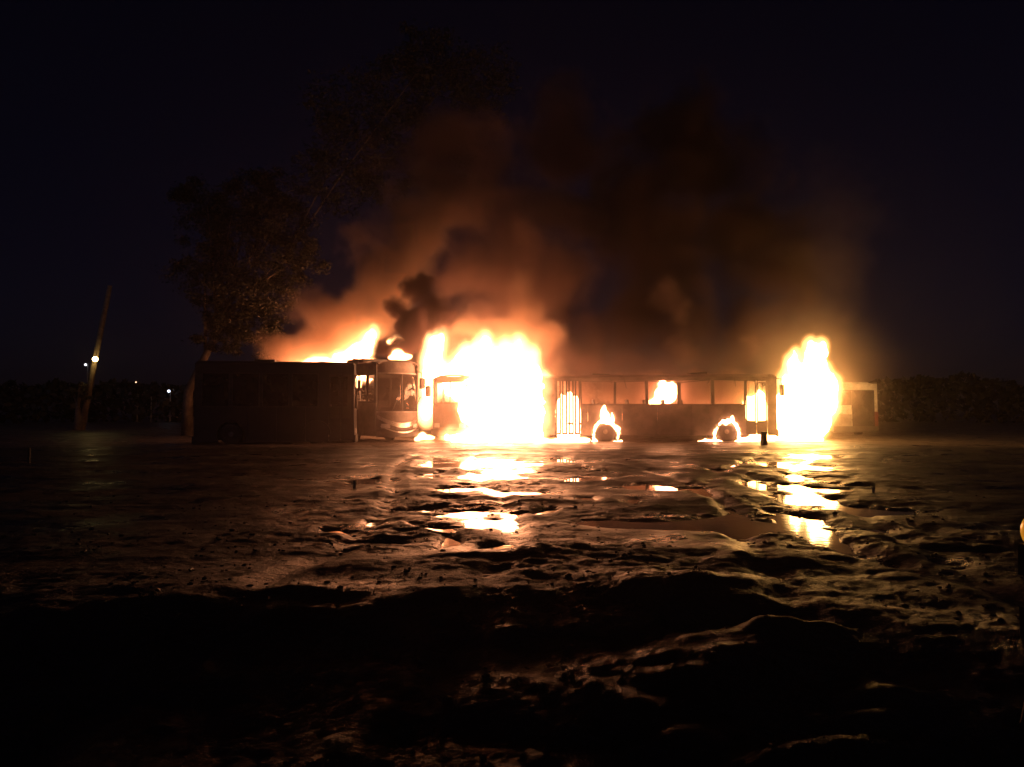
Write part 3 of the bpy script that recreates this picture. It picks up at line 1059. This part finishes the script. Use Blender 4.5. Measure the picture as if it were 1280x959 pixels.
fire('low fire burning along the floor inside the long bus', [(px, 519 + (px % 3), 22, 5, 39.4, .5) for px in range(715, 930, 24)], mat='flame_low', seed=8, amp=.12, infl=.12)
fire('fire blazing behind the folded rear doors of the long bus', [(702, 522, 9, 30, 38.5, .2), (711, 518, 10, 30, 38.6, .2), (719, 522, 8, 29, 38.5, .2), (710, 540, 16, 9, 38.4, .15)], seed=9, amp=.07, infl=.1, voxel=.08)
fire('pool of burning fuel on the ground below the rear doors of the long bus', [(705, 552, 30, 4, 37.0, .5), (680, 553, 20, 5, 36.8, .6), (728, 550, 10, 3, 37.3, .3)],
     seed=10, amp=.08, infl=.1, voxel=.08)


def wheel_fire(px, label, seed, tongues):
    bl = []
    for k in range(13):
        t = math.pi * (1.08 - 1.16 * k / 12)
        q = 1 + .38 * noise.noise(Vector((k * .55, seed * 3.1, 0))) * 2
        bl.append((px + 15.5 * math.cos(t), 543 - 15.5 * math.sin(t) - max(0, q - 1) * 3, 1.9 * q, 2.5 * q, 37.93, .08))
    bl += [(px + a, b, c, d, 37.9, .1) for a, b, c, d in tongues]
    fire(label, bl, seed=seed, amp=.09, infl=.08, voxel=.045, freq=2.6)


wheel_fire(757, 'ring of fire round the rear wheel of the long bus with a tall tongue', 13,
           [(-1, 520, 5, 10), (-2, 514, 3, 8), (9, 521, 2, 6), (3, 525, 5, 5), (-14, 552, 5, 3), (15, 553, 8, 2)])
wheel_fire(909, 'ring of fire round the front wheel of the long bus', 14,
           [(-1, 528, 6, 3), (6, 524, 2.2, 4), (12, 531, 3, 3), (-22, 551, 16, 2.2), (17, 551, 10, 3), (32, 549, 14, 3.5)])
fire('small fire on the ground below the coach nose', [(528, 545, 6, 5, 38.6, .25), (535, 547, 9, 3, 38.8, .3), (522, 549, 4, 3, 38.4, .2)], seed=15, amp=.05, infl=.08, voxel=.06, mat='flame_low')
fire('flame inside the coach glimpsed through its side window', [(460, 476, 2.5, 6, 40.6, .2), (449, 478, 4, 8, 41.2, .25)], seed=16, amp=.09, infl=.08, voxel=.05, freq=4, mat='flame_low')


# ------------------------------------------------------------------ the smoke
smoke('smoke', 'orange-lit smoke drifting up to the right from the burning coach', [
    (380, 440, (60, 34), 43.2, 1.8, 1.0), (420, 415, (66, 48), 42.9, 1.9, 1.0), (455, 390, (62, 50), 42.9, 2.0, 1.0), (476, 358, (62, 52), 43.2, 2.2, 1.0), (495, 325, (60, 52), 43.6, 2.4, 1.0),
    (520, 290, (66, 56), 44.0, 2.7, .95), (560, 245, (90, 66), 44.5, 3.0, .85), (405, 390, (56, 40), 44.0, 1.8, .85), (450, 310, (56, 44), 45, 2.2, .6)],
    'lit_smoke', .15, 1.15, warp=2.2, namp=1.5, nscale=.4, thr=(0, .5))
smoke('smoke', 'brown smoke boiling up from the biggest fire', [
    (570, 425, (40, 34), 40.5, 1.3, 1.0), (620, 405, (75, 50), 40.6, 2.0, 1.0), (675, 420, (60, 60), 40.2, 1.8, 1.0), (640, 345, (110, 80), 41.2, 3.0, 1.0),
    (580, 345, (75, 80), 41.8, 2.6, .95), (705, 360, (75, 85), 41.2, 2.6, .95), (650, 260, (140, 95), 42.0, 3.4, .95), (560, 190, (150, 100), 43.0, 3.4, .75),
    (710, 180, (140, 95), 43.0, 3.4, .75), (690, 470, (24, 50), 39.2, .9, .8)],
    'brown_smoke', .22, 1.0, warp=2.6, namp=1.5, nscale=.32, thr=(0, .55))
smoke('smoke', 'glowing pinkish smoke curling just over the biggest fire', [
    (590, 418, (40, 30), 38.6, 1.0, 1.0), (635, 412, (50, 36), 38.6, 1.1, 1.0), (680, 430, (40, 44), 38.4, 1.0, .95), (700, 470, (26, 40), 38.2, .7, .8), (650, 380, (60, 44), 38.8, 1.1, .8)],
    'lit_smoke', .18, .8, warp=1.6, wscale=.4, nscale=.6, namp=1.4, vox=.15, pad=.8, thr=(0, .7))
smoke('smoke', 'black soot smoke knotted over the coach nose', [
    (505, 430, (30, 20), 39.0, 1.0, 1.0), (515, 405, (30, 26), 39.0, 1.0, 1.0), (500, 385, (24, 26), 39.8, .9, .9), (520, 358, (28, 26), 40.0, 1.0, .9), (545, 390, (30, 34), 40.0, 1.1, .8),
    (490, 440, (30, 12), 39.0, .8, .8)], 'soot_smoke', .12, 4.0, warp=.9, wscale=.5, nscale=.9, namp=1.5, vox=.1, pad=.8, thr=(0, .4))
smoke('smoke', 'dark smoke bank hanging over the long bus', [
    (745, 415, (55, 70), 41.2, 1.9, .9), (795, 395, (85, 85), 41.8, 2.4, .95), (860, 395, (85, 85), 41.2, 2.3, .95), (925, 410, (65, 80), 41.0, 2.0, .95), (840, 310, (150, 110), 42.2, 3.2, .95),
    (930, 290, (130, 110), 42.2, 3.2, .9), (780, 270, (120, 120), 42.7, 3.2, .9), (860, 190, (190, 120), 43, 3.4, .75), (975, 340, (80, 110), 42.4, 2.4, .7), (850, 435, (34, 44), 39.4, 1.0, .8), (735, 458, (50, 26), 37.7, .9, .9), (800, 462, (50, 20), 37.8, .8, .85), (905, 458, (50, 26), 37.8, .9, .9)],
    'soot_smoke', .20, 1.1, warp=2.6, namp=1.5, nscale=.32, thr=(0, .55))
smoke('smoke', 'pale curl of smoke rising from the roof of the long bus above its flaming window', [
    (858, 445, (32, 44), 39.0, .8, 1.0), (850, 405, (38, 44), 39.2, .9, .95), (840, 370, (36, 34), 39.4, .9, .85), (945, 425, (12, 22), 39.0, .6, .7)],
    'brown_smoke', .10, .9, warp=1.6, wscale=.45, nscale=.8, namp=1.3, vox=.13, pad=.8, thr=(0, .9))
smoke('smoke', 'pinkish smoke filling the long bus behind its windows', [
    (720, 492, (36, 34), 39.4, 1.1, 1.0), (770, 490, (50, 34), 39.4, 1.1, 1.0), (820, 490, (50, 34), 39.4, 1.1, 1.0), (870, 490, (50, 34), 39.4, 1.1, 1.0), (915, 490, (40, 34), 39.4, 1.1, 1.0)],
    'brown_smoke', .1, 2.0, warp=.8, wscale=.5, nscale=.8, namp=1.3, vox=.14, pad=.4, thr=(0, .5))
smoke('smoke', 'thin golden smoke above the tall fire at the front of the long bus', [
    (1012, 405, (60, 80), 39.8, 1.8, 1.0), (1022, 340, (85, 100), 40.2, 2.4, .9), (1040, 270, (100, 110), 40.6, 2.8, .7), (960, 440, (44, 56), 40, 1.4, .8),
    (1004, 470, (66, 90), 39.8, 1.8, .7)],
    'thin_smoke', .10, .20, vox=.22, warp=3.0, namp=1.0, thr=(0, 1.1), pad=2.5)
smoke('smoke', 'thin smoke added over the whole row of buses to spread the fire glow', [
    (420, 520, (180, 110), 36, 4.0, 1.0), (600, 500, (220, 150), 36, 5.0, 1.0), (800, 500, (240, 140), 36, 5.0, 1.0), (1000, 490, (150, 170), 36.5, 5.0, 1.0)],
    'thin_smoke', .05, .038, vox=.5, warp=2.0, namp=.5, wscale=.12, nscale=.15, thr=(0, .8))  # added layer, gives a bloom-like glow around the fires

# ------------------------------------------------------------------ trees
def tree(name, label, base, height, crown, nleaf, leafsize, mat, group, lean=(0, 0), seed=0, limbs=9):
    rnd = random.Random(seed)
    t = empty(name, base, 0, label, 'tree', group)
    top = Vector((lean[0], lean[1], height * .62))
    bm = bmesh.new()
    pts = [Vector((0, 0, -.2)), Vector((.05, 0, height * .2)), top * .6 + Vector((0, 0, 0)), top]
    pts[2].z = height * .42
    tube(bm, pts, [.38, .28, .2, .1], 10)
    obj('trunk', bm, M['bark'], t, smooth=True)
    for k in range(limbs):
        c, r = crown[k % len(crown)]
        st = pts[1].lerp(pts[3], rnd.uniform(.25, .95))
        en = Vector(c) + Vector((rnd.uniform(-.6, .6) * r, rnd.uniform(-.6, .6) * r, rnd.uniform(-.2, .6) * r))
        mid = st.lerp(en, .5) + Vector((0, 0, .5))
        obj('limb', tube(bmesh.new(), [st, mid, en], [.11, .07, .025], 6), M['bark'], t, smooth=True)
    vs, fs = [], []
    clumps = []
    for c, r in crown:
        for _ in range(int(14 * r)):
            u = Vector((rnd.gauss(0, 1), rnd.gauss(0, 1), rnd.gauss(0, .8))).normalized() * r * rnd.uniform(.45, 1.0)
            clumps.append((Vector(c) + u, r * rnd.uniform(.16, .32)))
    for _ in range(nleaf):
        c, r = rnd.choice(clumps)
        p = c + Vector((rnd.gauss(0, .55), rnd.gauss(0, .55), rnd.gauss(0, .4))) * r
        a = Vector((rnd.gauss(0, 1), rnd.gauss(0, 1), rnd.gauss(0, .6))).normalized() * leafsize * rnd.uniform(.6, 1.3)
        b = a.cross(Vector((rnd.gauss(0, 1), rnd.gauss(0, 1), rnd.gauss(0, 1)))).normalized() * leafsize * rnd.uniform(.3, .5)
        i = len(vs)
        vs += [p - a, p + b, p + a, p - b]
        fs.append((i, i + 1, i + 2, i + 3))
    me = bpy.data.meshes.new('crown')
    me.from_pydata([tuple(v) for v in vs], [], fs)
    me.materials.append(mat)
    link(bpy.data.objects.new('crown', me), t)
    return t


def tree_at(name, label, base_px, Y, height, crown_px, *a, **k):
    b = P(base_px, 530, Y)
    base = Vector((b.x, Y, 0))
    crown = [(P(px, py, Y + dy) - base, r * Y / FPX) for px, py, r, dy in crown_px]
    return tree(name, label, base, height, crown, *a, **k)


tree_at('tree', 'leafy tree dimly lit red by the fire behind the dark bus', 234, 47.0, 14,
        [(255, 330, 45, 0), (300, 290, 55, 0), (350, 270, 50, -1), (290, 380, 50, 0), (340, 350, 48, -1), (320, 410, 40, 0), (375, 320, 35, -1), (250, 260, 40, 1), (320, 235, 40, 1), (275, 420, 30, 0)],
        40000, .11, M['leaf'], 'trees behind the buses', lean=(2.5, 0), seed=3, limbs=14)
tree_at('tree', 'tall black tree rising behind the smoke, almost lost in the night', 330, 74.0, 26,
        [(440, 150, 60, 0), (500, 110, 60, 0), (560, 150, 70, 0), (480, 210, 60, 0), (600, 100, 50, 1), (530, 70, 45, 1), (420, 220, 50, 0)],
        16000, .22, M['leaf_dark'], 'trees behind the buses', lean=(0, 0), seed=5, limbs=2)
tree_at('shrub', 'small bush at the foot of the leaning lamp pole', 97, 59.0, 3.6,
        [(97, 486, 10, 0), (90, 494, 9, 0), (105, 496, 9, 0)], 1500, .12, M['leaf'], 'bushes beside the lamp pole', seed=8, limbs=4)

# distant tree line as one mass
rnd = random.Random(21)
vs, fs = [], []
for k in range(26000):
    a = rnd.uniform(-75, 75)
    d = rnd.uniform(108, 120)
    x, y = d * math.sin(R(a)), d * math.cos(R(a))
    top = 5.2 + 2.2 * noise.noise(Vector((a * .12, 0, 3))) + 1.5 * noise.noise(Vector((a * .6, 2, 3)))
    z = top * rnd.random() ** .7
    s = rnd.uniform(.3, .7)
    p = Vector((x, y, z))
    u = Vector((rnd.gauss(0, 1), rnd.gauss(0, 1), rnd.gauss(0, 1))).normalized() * s
    w_ = u.cross(Vector((rnd.gauss(0, 1), rnd.gauss(0, 1), rnd.gauss(0, 1)))).normalized() * s * .6
    i = len(vs)
    vs += [p - u, p + w_, p + u, p - w_]
    fs.append((i, i + 1, i + 2, i + 3))
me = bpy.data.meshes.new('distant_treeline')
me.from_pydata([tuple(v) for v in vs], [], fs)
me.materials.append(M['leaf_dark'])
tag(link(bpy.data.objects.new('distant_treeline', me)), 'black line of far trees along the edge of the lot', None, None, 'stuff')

# ------------------------------------------------------------------ lamps in the distance
LY = 60.0
pb, pt = P(101, 538, LY), P(137.5, 357, LY)
pole = empty('lamp_pole', (pb.x, LY, 0), 0, 'leaning wooden pole carrying a lit yellow lamp at the far left', 'lamp pole')
rel = Vector((pt.x - pb.x, 0, pt.z))
obj('pole', tube(bmesh.new(), [(0, 0, -.3), rel * .5, rel], [.24, .22, .17], 10), M['wood'], pole, smooth=True)
lp = P(119, 449, LY - .8) - Vector((pb.x, LY, 0))
on = rel * ((lp.z + .4) / rel.z)
obj('bracket', tube(bmesh.new(), [on, on.lerp(lp, .6) + Vector((0, 0, .12)), lp + Vector((0, 0, .22))], .035, 6), M['galvanised'], pole)
bm = bmesh.new()
bmesh.ops.create_cone(bm, cap_ends=True, segments=16, radius1=.12, radius2=.07, depth=.1, matrix=Matrix.Translation(lp + Vector((0, 0, .22))))
obj('lamp_shade', bm, M['galvanised'], pole)
bm = bmesh.new()
bmesh.ops.create_uvsphere(bm, u_segments=12, v_segments=8, radius=.2, matrix=Matrix.Translation(lp))
M['lamp_yellow'] = mat_emit('lamp_yellow', (1.0, .70, .22), 30.0)
obj('bulb', bm, M['lamp_yellow'], pole, smooth=True)


def far_lamp(px, py, Y, rad, col, strength, label):
    c = P(px, py, Y)
    e = empty('street_lamp', (c.x, Y, 0), 0, label, 'street lamp', 'distant lamps beyond the lot')
    obj('post', tube(bmesh.new(), [(0, .5, -.3), (0, .5, c.z), (0, .3, c.z + .3), (0, 0, c.z + .25)], [.09, .07, .05, .05], 8), M['galvanised'], e)
    obj('lamp_head', bx(-.2, .2, -.35, .35, c.z + .14, c.z + .26), M['galvanised'], e, bevel=.03)
    bm = bmesh.new()
    bmesh.ops.create_uvsphere(bm, u_segments=12, v_segments=8, radius=rad, matrix=Matrix.Translation(Vector((0, 0, c.z))))
    obj('bulb', bm, mat_emit('lamp_light', col, strength), e, smooth=True)


far_lamp(107, 456, 95, .14, (.9, .9, 1.0), 3, 'small white lamp just left of the yellow lamp on the leaning pole')
far_lamp(170, 478, 100, .10, (1.0, .6, .35), 2.5, 'faint orange lamp, the dimmest of the far lights')
far_lamp(187, 490, 100, .12, (1.0, .85, .6), 3.5, 'small warm white lamp between the faint orange and the bluish one')
far_lamp(211, 489, 100, .17, (.7, .8, 1.0), 4, 'bright bluish white lamp left of the tree trunk')

# ------------------------------------------------------------------ small things on the lot
g = G(403, 555)
bd = bx(-.35, .35, -.08, .08, 0, .03)
o = obj('board', bd, M['pale_board'], bevel=.005)
o.location = (g.x, g.y, gz(g.x, g.y) + .16)
o.rotation_euler = (R(25), R(-28), R(10))
tag(o, 'pale broken board lying tilted on the mud before the dark bus', 'board')


def post(px, py_top, py_base, rad, mat, label, cat='post', cap=True):
    b = G(px, py_base)
    h = (py_base - py_top) * b.y / FPX
    e = empty('post', (b.x, b.y, gz(b.x, b.y) - .02), 0, label, cat)
    obj('shaft', tube(bmesh.new(), [(0, 0, -.15), (0, 0, h * .9)], [rad, rad * .9], 10), M[mat], e)
    obj('cap', tube(bmesh.new(), [(0, 0, h * .9), (0, 0, h)], [rad * 1.25, rad * .9], 10), M[mat], e)
    return e


post(955, 541, 558, .16, 'black_metal', 'short thick black stump standing in front of the tall golden fire')
post(443, 602, 613, .03, 'wood', 'thin wooden stake stuck in the mud left of the fire reflections')
post(36, 562, 582, .04, 'rubber', 'slim dark post standing in the dark at the far left')
post(1092, 614, 622, .025, 'wood', 'tiny stake in the mud on the right beyond the fire reflections')

# clods of mud and stones
rr_ = random.Random(5)
vs, fs = [], []
base = bmesh.new()
bmesh.ops.create_icosphere(base, subdivisions=1, radius=1)
bv = [v.co.copy() for v in base.verts]
bf = [[v.index for v in f.verts] for f in base.faces]
base.free()
spots = []
for k in range(3600):
    y = 3.6 + 10 * rr_.random() ** 1.5
    x = rr_.uniform(-.75, .75) * y
    if noise.noise(Vector((x * .6, y * .6, 5))) < -.12:
        continue
    spots.append((x, y))
zz = ground_height(np.array([p[0] for p in spots]), np.array([p[1] for p in spots]))
for (x, y), z in zip(spots, zz):
    r = .006 + .026 * rr_.random() ** 4
    i = len(vs)
    sq = (rr_.uniform(.7, 1.4), rr_.uniform(.7, 1.4), rr_.uniform(.45, .9))
    for v in bv:
        j = rr_.uniform(.75, 1.2)
        vs.append((x + v.x * r * sq[0] * j, y + v.y * r * sq[1] * j, float(z) + r * .2 + v.z * r * sq[2] * j))
    fs += [[i + q for q in f] for f in bf]
me = bpy.data.meshes.new('mud_clods')
me.from_pydata(vs, [], fs)
me.materials.append(M['mud'])
tag(link(bpy.data.objects.new('mud_clods', me)), 'small clods and stones strewn over the wet mud', None, None, 'stuff')

# barricade with an amber lamp at the right edge
by = 3.9
c = P(1302, 664, by)
bar = empty('barricade', (c.x, by, gz(c.x, by)), R(8), 'dark barricade topped by a round amber lamp, cut by the right edge', 'barricade')
z0 = gz(c.x, by)
hh = c.z - z0
for k in range(2):
    obj('rail', bx(-.12, 1.1, -.02, .02, hh - .22 - .32 * k, hh - .06 - .32 * k - .0), M['black_metal'], bar, bevel=.005)
for x in (0.12, .9):
    for s in (-1, 1):
        obj('leg', tube(bmesh.new(), [(x, 0, hh - .1), (x, s * .3, -.02)], .02, 6), M['black_metal'], bar)
m, nt, N, L = nodes_of('amber_lens')
b = N['Principled BSDF']
b.inputs['Base Color'].default_value = (.3, .1, .01, 1)
b.inputs['Roughness'].default_value = .25
b.inputs['Emission Color'].default_value = (1.0, .38, .03, 1)
b.inputs['Emission Strength'].default_value = .42
M['amber'] = m
bm = bmesh.new()
lathe_y(bm, [(.07, -.05), (.095, -.03), (.1, 0), (.095, .03), (.07, .05)], 24)
lens = obj('lamp', bm, M['amber'], bar, smooth=True)
lens.location = (0, 0, hh)

# ------------------------------------------------------------------ smoky night air
bm = bx(-950, 950, -950, 950, -2.5, 40)
tag(obj('haze', bm, M['haze']), 'thin smoky night air over the whole lot', None, None, 'stuff')
